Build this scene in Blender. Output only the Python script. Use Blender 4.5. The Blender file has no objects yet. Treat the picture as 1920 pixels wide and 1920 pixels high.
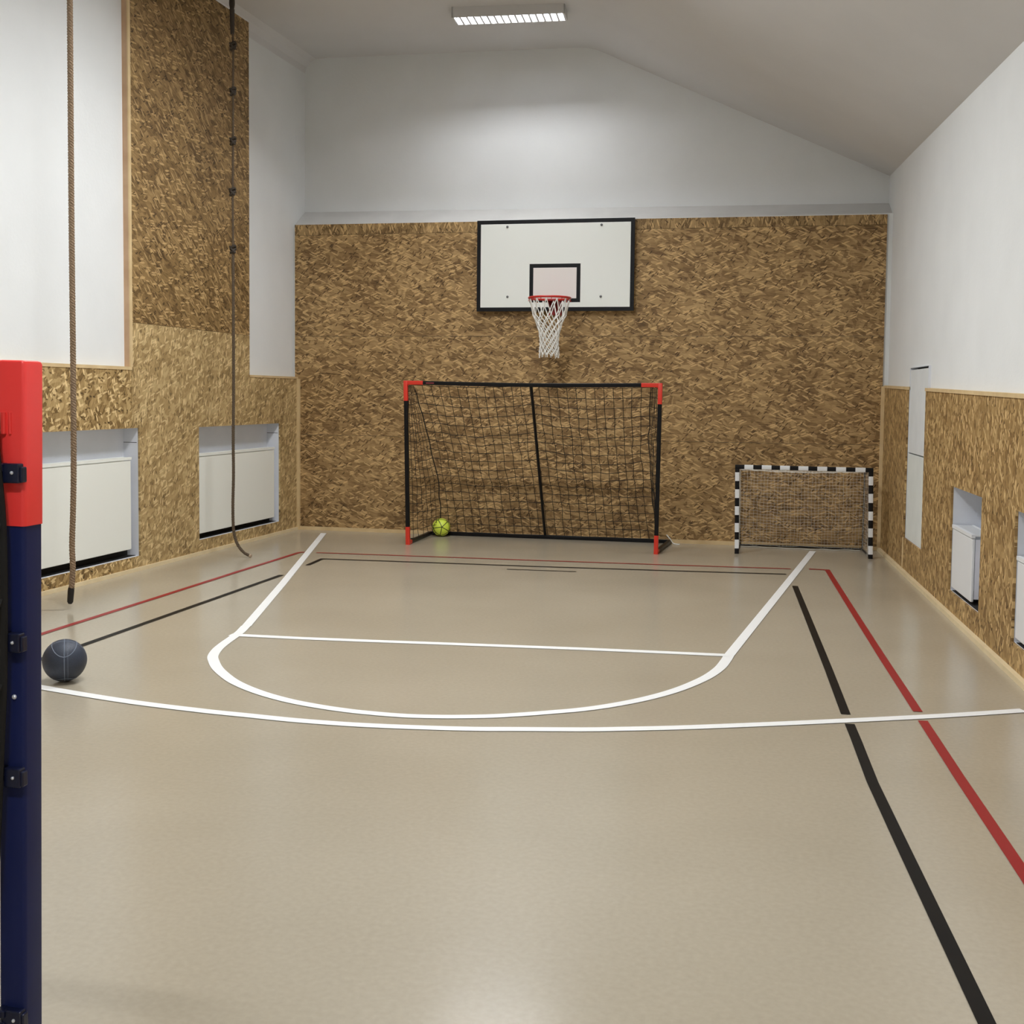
import bpy, bmesh, math, random
from mathutils import Vector, Matrix

random.seed(7)
C = bpy.context.scene.collection
S = bpy.context.scene

# ------------------------------------------------------------------ camera, world, exposure
cam_d = bpy.data.cameras.new('camera')
cam = bpy.data.objects.new('camera', cam_d)
C.objects.link(cam)
cam_d.sensor_width = 36.0
cam_d.lens = 2150.0 / 1920.0 * 36.0
cam_d.shift_y = -(864.0 - 960.0) / 1920.0 * -1.0
cam_d.clip_start = 0.05
cam_d.clip_end = 100
_r = Vector((0.97889405, 0.20410082, 0.01045442))
_u = Vector((-0.02196751, 0.05422491, 0.99828708))
_f = Vector((-0.20318432, 0.97744694, -0.05756403))
m = Matrix((_r, _u, -_f)).transposed().to_4x4()
m.translation = Vector((5.422, -13.194, 1.68))
cam.matrix_world = m
S.camera = cam

w = bpy.data.worlds.new('world')
S.world = w
w.use_nodes = True
w.node_tree.nodes['Background'].inputs[0].default_value = (0.8, 0.85, 1.0, 1)
w.node_tree.nodes['Background'].inputs[1].default_value = 0.05

S.view_settings.view_transform = 'Standard'
S.view_settings.look = 'None'
S.view_settings.gamma = 1.0
S.view_settings.use_curve_mapping = False
S.view_settings.exposure = 0.40
LAMP_W = 290.0          # each ceiling luminaire
LAMP_COLOR = (0.955, 0.98, 1.0)

# ------------------------------------------------------------------ materials
def lin(c):
    return tuple(((x / 255.0) / 12.92 if x / 255.0 <= 0.04045 else (((x / 255.0) + 0.055) / 1.055) ** 2.4) for x in c)

def new_mat(name):
    mt = bpy.data.materials.new(name)
    mt.use_nodes = True
    return mt, mt.node_tree, mt.node_tree.nodes['Principled BSDF']

def plain(name, rgb, rough=0.5, metal=0.0, spec=0.5, noise=0.0, scale=8.0, bump=0.0, bscale=60.0):
    mt, nt, b = new_mat(name)
    c = lin(rgb)
    b.inputs['Base Color'].default_value = (*c, 1)
    b.inputs['Roughness'].default_value = rough
    b.inputs['Metallic'].default_value = metal
    b.inputs['Specular IOR Level'].default_value = spec
    tc = nt.nodes.new('ShaderNodeTexCoord')
    if noise > 0:
        n = nt.nodes.new('ShaderNodeTexNoise')
        n.inputs['Scale'].default_value = scale
        n.inputs['Detail'].default_value = 5
        nt.links.new(tc.outputs['Object'], n.inputs['Vector'])
        r = nt.nodes.new('ShaderNodeValToRGB')
        r.color_ramp.elements[0].position = 0.3
        r.color_ramp.elements[1].position = 0.7
        r.color_ramp.elements[0].color = (*[x * (1 - noise) for x in c], 1)
        r.color_ramp.elements[1].color = (*[min(1, x * (1 + noise)) for x in c], 1)
        nt.links.new(n.outputs['Fac'], r.inputs['Fac'])
        nt.links.new(r.outputs['Color'], b.inputs['Base Color'])
    if bump > 0:
        n2 = nt.nodes.new('ShaderNodeTexNoise')
        n2.inputs['Scale'].default_value = bscale
        n2.inputs['Detail'].default_value = 4
        nt.links.new(tc.outputs['Object'], n2.inputs['Vector'])
        bp = nt.nodes.new('ShaderNodeBump')
        bp.inputs['Strength'].default_value = bump
        bp.inputs['Distance'].default_value = 0.01
        nt.links.new(n2.outputs['Fac'], bp.inputs['Height'])
        nt.links.new(bp.outputs['Normal'], b.inputs['Normal'])
    return mt

def osb(name, axis, dark, mid, light, base_angle=0.0, spread=28.0, length=0.15, width=0.031, big=0.10):
    """oriented strand board: layers of long flat flakes, each a stretched Voronoi cell"""
    mt, nt, b = new_mat(name)
    N, Lk = nt.nodes, nt.links
    tc = N.new('ShaderNodeTexCoord')
    sep = N.new('ShaderNodeSeparateXYZ')
    Lk.new(tc.outputs['Object'], sep.inputs[0])
    oi = N.new('ShaderNodeObjectInfo')
    off = N.new('ShaderNodeMath'); off.operation = 'MULTIPLY'; off.inputs[1].default_value = 37.0
    Lk.new(oi.outputs['Random'], off.inputs[0])
    uu = N.new('ShaderNodeMath'); uu.operation = 'ADD'
    Lk.new(sep.outputs[axis], uu.inputs[0]); Lk.new(off.outputs[0], uu.inputs[1])
    comb = N.new('ShaderNodeCombineXYZ')
    Lk.new(uu.outputs[0], comb.inputs[0]); Lk.new(sep.outputs['Z'], comb.inputs[1])
    wn = N.new('ShaderNodeTexNoise'); wn.inputs['Scale'].default_value = 7.0; wn.inputs['Detail'].default_value = 2
    Lk.new(comb.outputs[0], wn.inputs['Vector'])
    wv = N.new('ShaderNodeVectorMath'); wv.operation = 'SCALE'; wv.inputs['Scale'].default_value = 0.022
    Lk.new(wn.outputs['Color'], wv.inputs[0])
    wa = N.new('ShaderNodeVectorMath'); wa.operation = 'ADD'
    Lk.new(comb.outputs[0], wa.inputs[0]); Lk.new(wv.outputs[0], wa.inputs[1])
    val = None
    layers = [(0.0, 1.0, 0.0), (spread, 0.9, 0.62), (-spread, 0.85, 0.6), (spread * 0.4, 1.15, 0.62), (-spread * 1.7, 0.6, 0.78), (spread * 2.2, 0.5, 0.84), (-spread * 0.5, 0.8, 0.7)]
    for k, (a, sc, thr) in enumerate(layers):
        mp = N.new('ShaderNodeMapping'); mp.vector_type = 'TEXTURE'
        mp.inputs['Location'].default_value = (k * 3.17, k * 1.71, 0)
        mp.inputs['Rotation'].default_value = (0, 0, math.radians(base_angle + a))
        mp.inputs['Scale'].default_value = (length * sc, width * (0.75 + 0.5 * sc), 1)
        Lk.new(wa.outputs[0], mp.inputs['Vector'])
        vo = N.new('ShaderNodeTexVoronoi'); vo.voronoi_dimensions = '2D'; vo.feature = 'F1'
        vo.distance = 'CHEBYCHEV'
        vo.inputs['Scale'].default_value = 1.0
        Lk.new(mp.outputs[0], vo.inputs['Vector'])
        sc_ = N.new('ShaderNodeSeparateColor')
        Lk.new(vo.outputs['Color'], sc_.inputs[0])
        if val is None:
            val = sc_.outputs['Green']
        else:
            gt = N.new('ShaderNodeMath'); gt.operation = 'GREATER_THAN'; gt.inputs[1].default_value = thr
            Lk.new(sc_.outputs['Red'], gt.inputs[0])
            mx = N.new('ShaderNodeMix'); mx.data_type = 'FLOAT'
            Lk.new(gt.outputs[0], mx.inputs[0]); Lk.new(val, mx.inputs[2]); Lk.new(sc_.outputs['Green'], mx.inputs[3])
            val = mx.outputs[0]
    # long grain inside the flakes and broad tone drift over the board
    mp = N.new('ShaderNodeMapping'); mp.vector_type = 'TEXTURE'
    mp.inputs['Rotation'].default_value = (0, 0, math.radians(base_angle))
    mp.inputs['Scale'].default_value = (0.10, 0.012, 1)
    Lk.new(wa.outputs[0], mp.inputs['Vector'])
    gn = N.new('ShaderNodeTexNoise'); gn.noise_dimensions = '2D'; gn.inputs['Scale'].default_value = 1.0; gn.inputs['Detail'].default_value = 4
    Lk.new(mp.outputs[0], gn.inputs['Vector'])
    bn = N.new('ShaderNodeTexNoise'); bn.noise_dimensions = '2D'; bn.inputs['Scale'].default_value = 2.4; bn.inputs['Detail'].default_value = 3
    Lk.new(comb.outputs[0], bn.inputs['Vector'])
    def mad(x, mul, add):
        q = N.new('ShaderNodeMath'); q.operation = 'MULTIPLY_ADD'
        Lk.new(x, q.inputs[0]); q.inputs[1].default_value = mul
        if isinstance(add, float):
            q.inputs[2].default_value = add
        else:
            Lk.new(add, q.inputs[2])
        return q.outputs[0]
    v = mad(val, 0.40, -0.125)
    v = mad(gn.outputs['Fac'], 0.42, v)
    v = mad(bn.outputs['Fac'], big * 3.2, v)
    # scattered pale flakes and small dark chips
    for k, (a, ln, wd, thr, to) in enumerate([(spread * 0.7, 0.66, 0.62, 0.82, 0.98), (-spread * 0.9, 0.8, 0.6, 0.84, 0.90), (spread * 1.6, 0.4, 0.5, 0.93, 0.03), (-spread * 0.4, 0.5, 0.42, 0.91, 0.10)]):
        mp = N.new('ShaderNodeMapping'); mp.vector_type = 'TEXTURE'
        mp.inputs['Location'].default_value = (k * 5.13 + 1.3, k * 2.9 + 0.7, 0)
        mp.inputs['Rotation'].default_value = (0, 0, math.radians(base_angle + a))
        mp.inputs['Scale'].default_value = (length * ln, width * wd, 1)
        Lk.new(wa.outputs[0], mp.inputs['Vector'])
        vo = N.new('ShaderNodeTexVoronoi'); vo.voronoi_dimensions = '2D'; vo.feature = 'F1'
        vo.inputs['Scale'].default_value = 1.0
        Lk.new(mp.outputs[0], vo.inputs['Vector'])
        sc_ = N.new('ShaderNodeSeparateColor'); Lk.new(vo.outputs['Color'], sc_.inputs[0])
        gt = N.new('ShaderNodeMath'); gt.operation = 'GREATER_THAN'; gt.inputs[1].default_value = thr
        Lk.new(sc_.outputs['Red'], gt.inputs[0])
        ds = N.new('ShaderNodeMath'); ds.operation = 'LESS_THAN'; ds.inputs[1].default_value = 0.42
        Lk.new(vo.outputs['Distance'], ds.inputs[0])
        an = N.new('ShaderNodeMath'); an.operation = 'MULTIPLY'
        Lk.new(gt.outputs[0], an.inputs[0]); Lk.new(ds.outputs[0], an.inputs[1])
        fa = N.new('ShaderNodeMath'); fa.operation = 'MULTIPLY'; fa.inputs[1].default_value = 0.75
        Lk.new(an.outputs[0], fa.inputs[0])
        mx = N.new('ShaderNodeMix'); mx.data_type = 'FLOAT'
        Lk.new(fa.outputs[0], mx.inputs[0]); Lk.new(v, mx.inputs[2]); mx.inputs[3].default_value = to
        v = mx.outputs[0]
    r = N.new('ShaderNodeValToRGB')
    cr = r.color_ramp
    cr.elements[0].position = 0.05; cr.elements[0].color = (*lin([x * 0.55 for x in dark]), 1)
    cr.elements[1].position = 0.95; cr.elements[1].color = (*lin([min(255, x * 1.13) for x in light]), 1)
    for p, c in ((0.2, dark), (0.45, mid), (0.74, light)):
        e = cr.elements.new(p); e.color = (*lin(c), 1)
    Lk.new(v, r.inputs['Fac'])
    Lk.new(r.outputs['Color'], b.inputs['Base Color'])
    b.inputs['Roughness'].default_value = 0.55
    b.inputs['Specular IOR Level'].default_value = 0.3
    bp = N.new('ShaderNodeBump'); bp.inputs['Strength'].default_value = 0.25; bp.inputs['Distance'].default_value = 0.004
    Lk.new(v, bp.inputs['Height']); Lk.new(bp.outputs['Normal'], b.inputs['Normal'])
    return mt

def emit(name, rgb, strength):
    mt = bpy.data.materials.new(name); mt.use_nodes = True
    nt = mt.node_tree
    nt.nodes.clear()
    e = nt.nodes.new('ShaderNodeEmission'); o = nt.nodes.new('ShaderNodeOutputMaterial')
    e.inputs[0].default_value = (*rgb, 1); e.inputs[1].default_value = strength
    nt.links.new(e.outputs[0], o.inputs[0])
    return mt

def wood(name, c1, c2):
    mt, nt, b = new_mat(name)
    tc = nt.nodes.new('ShaderNodeTexCoord')
    n = nt.nodes.new('ShaderNodeTexNoise'); n.inputs['Scale'].default_value = 6; n.inputs['Detail'].default_value = 6
    nt.links.new(tc.outputs['Object'], n.inputs['Vector'])
    r = nt.nodes.new('ShaderNodeValToRGB')
    r.color_ramp.elements[0].position = 0.3; r.color_ramp.elements[0].color = (*lin(c1), 1)
    r.color_ramp.elements[1].position = 0.7; r.color_ramp.elements[1].color = (*lin(c2), 1)
    nt.links.new(n.outputs['Fac'], r.inputs['Fac']); nt.links.new(r.outputs['Color'], b.inputs['Base Color'])
    b.inputs['Roughness'].default_value = 0.55
    return mt

def floor_mat():
    mt, nt, b = new_mat('sports_floor')
    N, Lk = nt.nodes, nt.links
    tc = N.new('ShaderNodeTexCoord')
    n1 = N.new('ShaderNodeTexNoise'); n1.inputs['Scale'].default_value = 0.9; n1.inputs['Detail'].default_value = 2
    n2 = N.new('ShaderNodeTexNoise'); n2.inputs['Scale'].default_value = 45; n2.inputs['Detail'].default_value = 3
    Lk.new(tc.outputs['Object'], n1.inputs['Vector']); Lk.new(tc.outputs['Object'], n2.inputs['Vector'])
    r = N.new('ShaderNodeValToRGB')
    r.color_ramp.elements[0].position = 0.3; r.color_ramp.elements[0].color = (*lin((170, 160, 141)), 1)
    r.color_ramp.elements[1].position = 0.7; r.color_ramp.elements[1].color = (*lin((177, 167, 148)), 1)
    Lk.new(n1.outputs['Fac'], r.inputs['Fac'])
    mx = N.new('ShaderNodeMix'); mx.data_type = 'RGBA'; mx.blend_type = 'OVERLAY'; mx.inputs[0].default_value = 0.10
    Lk.new(r.outputs['Color'], mx.inputs[6]); Lk.new(n2.outputs['Fac'], mx.inputs[7])
    Lk.new(mx.outputs[2], b.inputs['Base Color'])
    rr = N.new('ShaderNodeMath'); rr.operation = 'MULTIPLY_ADD'; rr.inputs[1].default_value = 0.04; rr.inputs[2].default_value = 0.19
    Lk.new(n1.outputs['Fac'], rr.inputs[0]); Lk.new(rr.outputs[0], b.inputs['Roughness'])
    b.inputs['Specular IOR Level'].default_value = 0.6
    bp = N.new('ShaderNodeBump'); bp.inputs['Strength'].default_value = 0.03; bp.inputs['Distance'].default_value = 0.004
    Lk.new(n2.outputs['Fac'], bp.inputs['Height']); Lk.new(bp.outputs['Normal'], b.inputs['Normal'])
    return mt

M = {
    'plaster': plain('white_plaster', (230, 232, 232), 0.9, spec=0.2, noise=0.02, scale=2.2, bump=0.12, bscale=35),
    'ledge_grey': plain('grey_ledge_plaster', (210, 209, 206), 0.95, spec=0.1, noise=0.05, scale=3),  # ledge a little greyer than the wall plaster
    'ceiling': plain('ceiling_paint', (214, 213, 213), 0.95, spec=0.15, noise=0.02, scale=1.5, bump=0.08, bscale=30),
    'niche': plain('niche_paint', (224, 227, 234), 0.85, spec=0.2, noise=0.03, scale=4),
    'hatch_a': plain('hatch_board_paint', (222, 225, 226), 0.8, noise=0.03, scale=5),
    'hatch_b': plain('hatch_lower_paint', (224, 228, 224), 0.8, noise=0.03, scale=5),
    'floor': floor_mat(),
    'osb_back': osb('strand_board_back', 'X', (112, 86, 54), (152, 122, 80), (192, 160, 112), 0, 30),
    'osb_strip': osb('strand_board_strip', 'X', (106, 82, 50), (150, 122, 80), (190, 158, 110), 90, 26),
    'osb_left': osb('strand_board_left', 'Y', (156, 129, 86), (184, 157, 110), (208, 184, 137), 52, 36, 0.13, 0.034, 0.06),
    'osb_left_b': osb('strand_board_left_near', 'Y', (130, 103, 63), (180, 151, 102), (216, 190, 140), 70, 60, 0.11, 0.04, 0.06),
    'osb_tall': osb('strand_board_tall', 'Y', (104, 80, 48), (142, 114, 72), (178, 148, 102), -18, 30, 0.15, 0.032, 0.07),
    'osb_right': osb('strand_board_right', 'Y', (136, 106, 65), (166, 135, 87), (198, 168, 118), 80, 40, 0.12, 0.04, 0.06),
    'wood': wood('pine_trim', (206, 178, 132), (222, 197, 152)),
    'wood_light': wood('pale_pine', (222, 202, 162), (232, 214, 176)),
    'wood_pink': wood('planed_plank', (188, 152, 118), (204, 170, 136)),
    'white_line': plain('white_line_paint', (244, 244, 242), 0.4),
    'red_line': plain('red_line_tape', (148, 28, 30), 0.4, spec=0.28),
    'black_line': plain('black_line_tape', (12, 11, 11), 0.45, spec=0.18),
    'black_tube': plain('black_coated_tube', (8, 8, 12), 0.38, spec=0.3),
    'navy_tube': plain('navy_coated_tube', (25, 35, 84), 0.45, spec=0.3, noise=0.04, scale=20),
    'navy_clip': plain('navy_plastic', (19, 24, 50), 0.3),
    'red_plastic': plain('red_plastic', (255, 66, 62), 0.36),
    'red_dull': plain('red_orange_plastic', (214, 52, 34), 0.4),
    'net_black': plain('black_net_cord', (20, 18, 16), 0.8),
    'net_white': plain('white_net_thread', (214, 210, 200), 0.8),
    'cord_white': plain('white_basket_cord', (240, 239, 234), 0.8),
    'steel': plain('bright_steel', (225, 228, 235), 0.2, metal=1.0),
    'button': plain('bright_button', (236, 240, 250), 0.15, metal=0.6),
    'board_white': plain('backboard_white', (240, 243, 238), 0.4),
    'board_inner': plain('backboard_inner_white', (236, 229, 225), 0.4),
    'board_black': plain('backboard_black', (8, 9, 14), 0.45, spec=0.3),
    'hoop_red': plain('hoop_red', (196, 36, 24), 0.35),
    'bracket_red': plain('bracket_dark_red', (140, 16, 14), 0.4),
    'bolt': plain('zinc_bolt', (110, 110, 112), 0.4, metal=0.8),
    'stripe_white': plain('striped_frame_white', (236, 238, 240), 0.4),
    'stripe_black': plain('striped_frame_black', (9, 8, 12), 0.45, spec=0.3),
    'radiator': plain('radiator_enamel', (243, 245, 238), 0.35),
    'radiator_white': plain('radiator_enamel_white', (234, 236, 238), 0.35),
    'rad_side': plain('radiator_side', (226, 227, 235), 0.4),
    'dark': plain('dark_parts_and_shade', (22, 20, 18), 0.8),  # for dark parts, and for shade painted under the radiators
    'rope_tan': plain('tan_rope_fibre', (142, 120, 97), 0.9, noise=0.22, scale=70),
    'rope_dark': plain('dark_rope_fibre', (94, 80, 64), 0.9, noise=0.2, scale=60),
    'rope_tip': plain('frayed_rope_tip', (176, 156, 134), 0.9),
    'tape_black': plain('black_tape', (20, 18, 18), 0.5),
    'sling': plain('dark_webbing', (58, 50, 42), 0.8),
    'ball_yellow': plain('yellow_ball_skin', (222, 240, 84), 0.4),
    'ball_seam': plain('dark_green_seam', (38, 48, 16), 0.5),
    'ball_navy': plain('slate_ball_rubber', (50, 57, 72), 0.5, bump=0.2, bscale=180),
    'ball_line': plain('pale_ball_channel', (112, 122, 138), 0.5),
    'housing': plain('luminaire_housing', (206, 204, 202), 0.5),
    'reflector': plain('luminaire_reflector', (242, 243, 250), 0.25),
    'bar_mark': plain('dull_red_print', (150, 60, 66), 0.5),
    'strap': plain('white_strap', (228, 228, 226), 0.6),
}

# ------------------------------------------------------------------ mesh helpers
class MB:
    def __init__(self):
        self.v, self.f, self.mi, self.sm = [], [], [], []
    def add(self, vs, fs, mi=0, smooth=False):
        o = len(self.v)
        self.v += [tuple(p) for p in vs]
        for f in fs:
            self.f.append(tuple(i + o for i in f)); self.mi.append(mi); self.sm.append(smooth)
    def quad(self, a, b, c, d, mi=0):
        self.add([a, b, c, d], [(0, 1, 2, 3)], mi)
    def hexa(self, p, mi=0):
        """p: 8 corners, bottom loop then top loop"""
        self.add(p, [(3, 2, 1, 0), (4, 5, 6, 7), (0, 1, 5, 4), (1, 2, 6, 5), (2, 3, 7, 6), (3, 0, 4, 7)], mi)
    def box(self, x0, x1, y0, y1, z0, z1, mi=0):
        self.hexa([(x0, y0, z0), (x1, y0, z0), (x1, y1, z0), (x0, y1, z0), (x0, y0, z1), (x1, y0, z1), (x1, y1, z1), (x0, y1, z1)], mi)
    def gbox(self, P, s0, s1, o0, o1, z0, z1, mi=0):
        """box in the coordinates of a side wall: along, depth, height"""
        self.hexa([P(s0, o0, z0), P(s1, o0, z0), P(s1, o1, z0), P(s0, o1, z0), P(s0, o0, z1), P(s1, o0, z1), P(s1, o1, z1), P(s0, o1, z1)], mi)
    def tube(self, path, r, n=8, mi=0, cap=True, closed=False, prof=None, ref=None, mids=None):
        path = [Vector(p) for p in path]
        L = len(path)
        if prof is None:
            prof = [(math.cos(2 * math.pi * k / n), math.sin(2 * math.pi * k / n)) for k in range(n)]
        n = len(prof)
        tang = []
        for i in range(L):
            a = path[i - 1] if (i > 0 or closed) else path[i]
            b = path[(i + 1) % L] if (i < L - 1 or closed) else path[i]
            t = b - a
            tang.append(t.normalized() if t.length > 1e-9 else Vector((0, 0, 1)))
        rings = []
        nrm = None
        for i in range(L):
            t = tang[i]
            if ref is not None:
                a1 = Vector(ref); a1 = (a1 - t * a1.dot(t)).normalized()
            else:
                if nrm is None:
                    h = Vector((0, 0, 1)) if abs(t.z) < 0.9 else Vector((1, 0, 0))
                    nrm = (h - t * h.dot(t)).normalized()
                else:
                    q = nrm - t * nrm.dot(t)
                    nrm = q.normalized() if q.length > 1e-6 else nrm
                a1 = nrm
            a2 = t.cross(a1)
            rr = r[i] if isinstance(r, (list, tuple)) else r
            rings.append([path[i] + a1 * (p[0] * rr) + a2 * (p[1] * rr) for p in prof])
        vs = [p for rg in rings for p in rg]
        o = len(self.v)
        self.v += [tuple(p) for p in vs]
        for i in range(L if closed else L - 1):
            j = (i + 1) % L
            mm = mids[i] if mids else mi
            for k in range(n):
                k2 = (k + 1) % n
                self.f.append((o + i * n + k, o + i * n + k2, o + j * n + k2, o + j * n + k))
                self.mi.append(mm); self.sm.append(True)
        if cap and not closed:
            self.f.append(tuple(o + k for k in reversed(range(n)))); self.mi.append(mids[0] if mids else mi); self.sm.append(False)
            self.f.append(tuple(o + (L - 1) * n + k for k in range(n))); self.mi.append(mids[-1] if mids else mi); self.sm.append(False)
    def lathe(self, prof, center, n=24, mi=0):
        c = Vector(center); o = len(self.v)
        for (rr, z) in prof:
            for k in range(n):
                a = 2 * math.pi * k / n
                self.v.append((c.x + rr * math.cos(a), c.y + rr * math.sin(a), c.z + z))
        for i in range(len(prof) - 1):
            for k in range(n):
                k2 = (k + 1) % n
                self.f.append((o + i * n + k, o + i * n + k2, o + (i + 1) * n + k2, o + (i + 1) * n + k)); self.mi.append(mi); self.sm.append(True)
    def ball(self, c, r, nu=40, nv=24, mi=0):
        prof = [(max(1e-4, r * math.sin(math.pi * i / nv)), -r * math.cos(math.pi * i / nv)) for i in range(nv + 1)]
        self.lathe(prof, c, nu, mi)
    def build(self, name, mats, parent=None, angle=35, bevel=0.0):
        me = bpy.data.meshes.new(name)
        me.from_pydata(self.v, [], self.f)
        if not isinstance(mats, (list, tuple)):
            mats = [mats]
        for q in mats:
            me.materials.append(q)
        me.polygons.foreach_set('material_index', self.mi)
        me.polygons.foreach_set('use_smooth', [True if s else False for s in self.sm])
        me.update()
        if any(self.sm):
            me.set_sharp_from_angle(angle=math.radians(angle))
        o = bpy.data.objects.new(name, me)
        C.objects.link(o)
        if parent is not None:
            o.parent = parent
            o.matrix_parent_inverse = parent_world(parent).inverted()
        if bevel > 0:
            bv = o.modifiers.new('edge', 'BEVEL'); bv.width = bevel; bv.segments = 2; bv.limit_method = 'ANGLE'
        return o

def parent_world(o):
    mw = o.matrix_basis.copy()
    if o.parent is not None:
        mw = parent_world(o.parent) @ o.matrix_parent_inverse @ mw
    return mw

def thing(name, loc, label, cat, group=None):
    o = bpy.data.objects.new(name, None)
    o.empty_display_size = 0.1
    o.location = loc
    C.objects.link(o)
    tag(o, label, cat, group)
    return o

def tag(o, label, cat, group=None):
    o['label'] = label; o['category'] = cat
    if group:
        o['group'] = group
    return o

def struct(o, label=None):
    o['kind'] = 'structure'
    if label:
        o['label'] = label
    return o

def lab(o, text):
    o['label'] = text
    return o

def catmull(pts, k=6):
    pts = [Vector((*p, 0)) if len(p) == 2 else Vector(p) for p in pts]
    out = []
    P = [pts[0] * 2 - pts[1]] + pts + [pts[-1] * 2 - pts[-2]]
    for i in range(1, len(P) - 2):
        a, b, c, d = P[i - 1:i + 3]
        for j in range(k):
            t = j / k
            out.append(0.5 * ((2 * b) + (c - a) * t + (2 * a - 5 * b + 4 * c - d) * t * t + (3 * b - a - 3 * c + d) * t ** 3))
    out.append(pts[-1])
    return out

def rsquare(r=0.34, k=3):
    """rounded unit-half square profile"""
    out = []
    for cx, cy, a0 in ((1 - r, 1 - r, 0), (-1 + r, 1 - r, 90), (-1 + r, -1 + r, 180), (1 - r, -1 + r, 270)):
        for j in range(k + 1):
            a = math.radians(a0 + 90 * j / k)
            out.append((cx + r * math.cos(a), cy + r * math.sin(a)))
    return out

# side wall coordinates: along the wall from the back corner, depth behind the board face, height
def PL(s, o, z):
    return (-0.045 * s - o, -s + 0.045 * o, z)
def PR(s, o, z):
    return (6.85 + 0.0306 * s + o, -s, z)

def wall_grid(mb, P, ss, zs, keep, o0, o1=None, ztop=None, mi=0):
    """front faces of the kept cells at depth o0; closed edges back to o1"""
    def pt(s, o, z):
        if ztop and z >= zs[-1] - 1e-6:
            z = ztop(s)
        return P(s, o, z)
    ns, nz = len(ss) - 1, len(zs) - 1
    K = [[keep((ss[i] + ss[i + 1]) / 2, (zs[j] + zs[j + 1]) / 2) for j in range(nz)] for i in range(ns)]
    for i in range(ns):
        for j in range(nz):
            if not K[i][j]:
                continue
            a, b, c, d = ss[i], ss[i + 1], zs[j], zs[j + 1]
            mb.quad(pt(a, o0, c), pt(b, o0, c), pt(b, o0, d), pt(a, o0, d), mi)
            if o1 is not None:
                if i == 0 or not K[i - 1][j]:
                    mb.quad(pt(a, o0, c), pt(a, o0, d), pt(a, o1, d), pt(a, o1, c), mi)
                if i == ns - 1 or not K[i + 1][j]:
                    mb.quad(pt(b, o0, c), pt(b, o0, d), pt(b, o1, d), pt(b, o1, c), mi)
                if j == 0 or not K[i][j - 1]:
                    mb.quad(pt(a, o0, c), pt(b, o0, c), pt(b, o1, c), pt(a, o1, c), mi)
                if j == nz - 1 or not K[i][j + 1]:
                    mb.quad(pt(a, o0, d), pt(b, o0, d), pt(b, o1, d), pt(a, o1, d), mi)

def inside(s, z, rects):
    return any(a < s < b and c < z < d for a, b, c, d in rects)

# ------------------------------------------------------------------ the room
YB, YF = 0.34, -17.0
sections = [(0.34, 3.56, 5.71, 4.16), (-1.3, 3.68, 5.71, 4.10), (-5.8, 3.80, 5.71, 3.92), (-17.0, 4.0, 5.71, 3.55)]
def sect(y):
    for (ya, *A), (yb, *B) in zip(sections, sections[1:]):
        if y >= yb - 1e-6:
            t = (y - ya) / (yb - ya)
            return [p + (q - p) * t for p, q in zip(A, B)]
    return sections[-1][1:]
def ztopR(s):
    return sect(-s)[2]
def ceil_prof(y):
    xr, zr, zt = sect(y)
    xl = -0.06 + 0.045 * y
    xR = 6.85 - 0.0306 * y + 0.04
    out = [(xl, 5.60), (xl + 0.02, 5.67), (xl + 0.07, 5.73), (xl + 0.15, 5.765), (xl + 0.3, 5.775)]
    out += [(xr - 0.3, 5.745), (xr - 0.12, 5.735)]
    sl = (zt - zr) / (xR - xr)
    out += [(xr, zr)]
    out += [(xr + 0.13, zr + sl * 0.13 + 0.004), (xr + 0.35, zr + sl * 0.35)]
    out += [(xR, zt)]
    return out

mb = MB()
mb.quad((-0.8, YF, 0), (7.5, YF, 0), (7.5, YB, 0), (-0.8, YB, 0))
floor = struct(mb.build('floor', M['floor']), 'beige sports hall floor with a satin finish')

mb = MB()
ys = [0.34, -0.2, -0.75, -1.3, -2.5, -4, -5.8, -8, -10, -12, -14, -17]
rows = [ceil_prof(y) for y in ys]
n = len(rows[0])
vs = [(x, y, z) for y, r in zip(ys, rows) for (x, z) in r]
mb.add(vs, [(i * n + k, i * n + k + 1, (i + 1) * n + k + 1, (i + 1) * n + k) for i in range(len(ys) - 1) for k in range(n - 1)], 0, True)
ceiling = struct(mb.build('ceiling', M['ceiling'], angle=14), 'white plastered ceiling, flat on the left and sloping down to the right')

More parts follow.
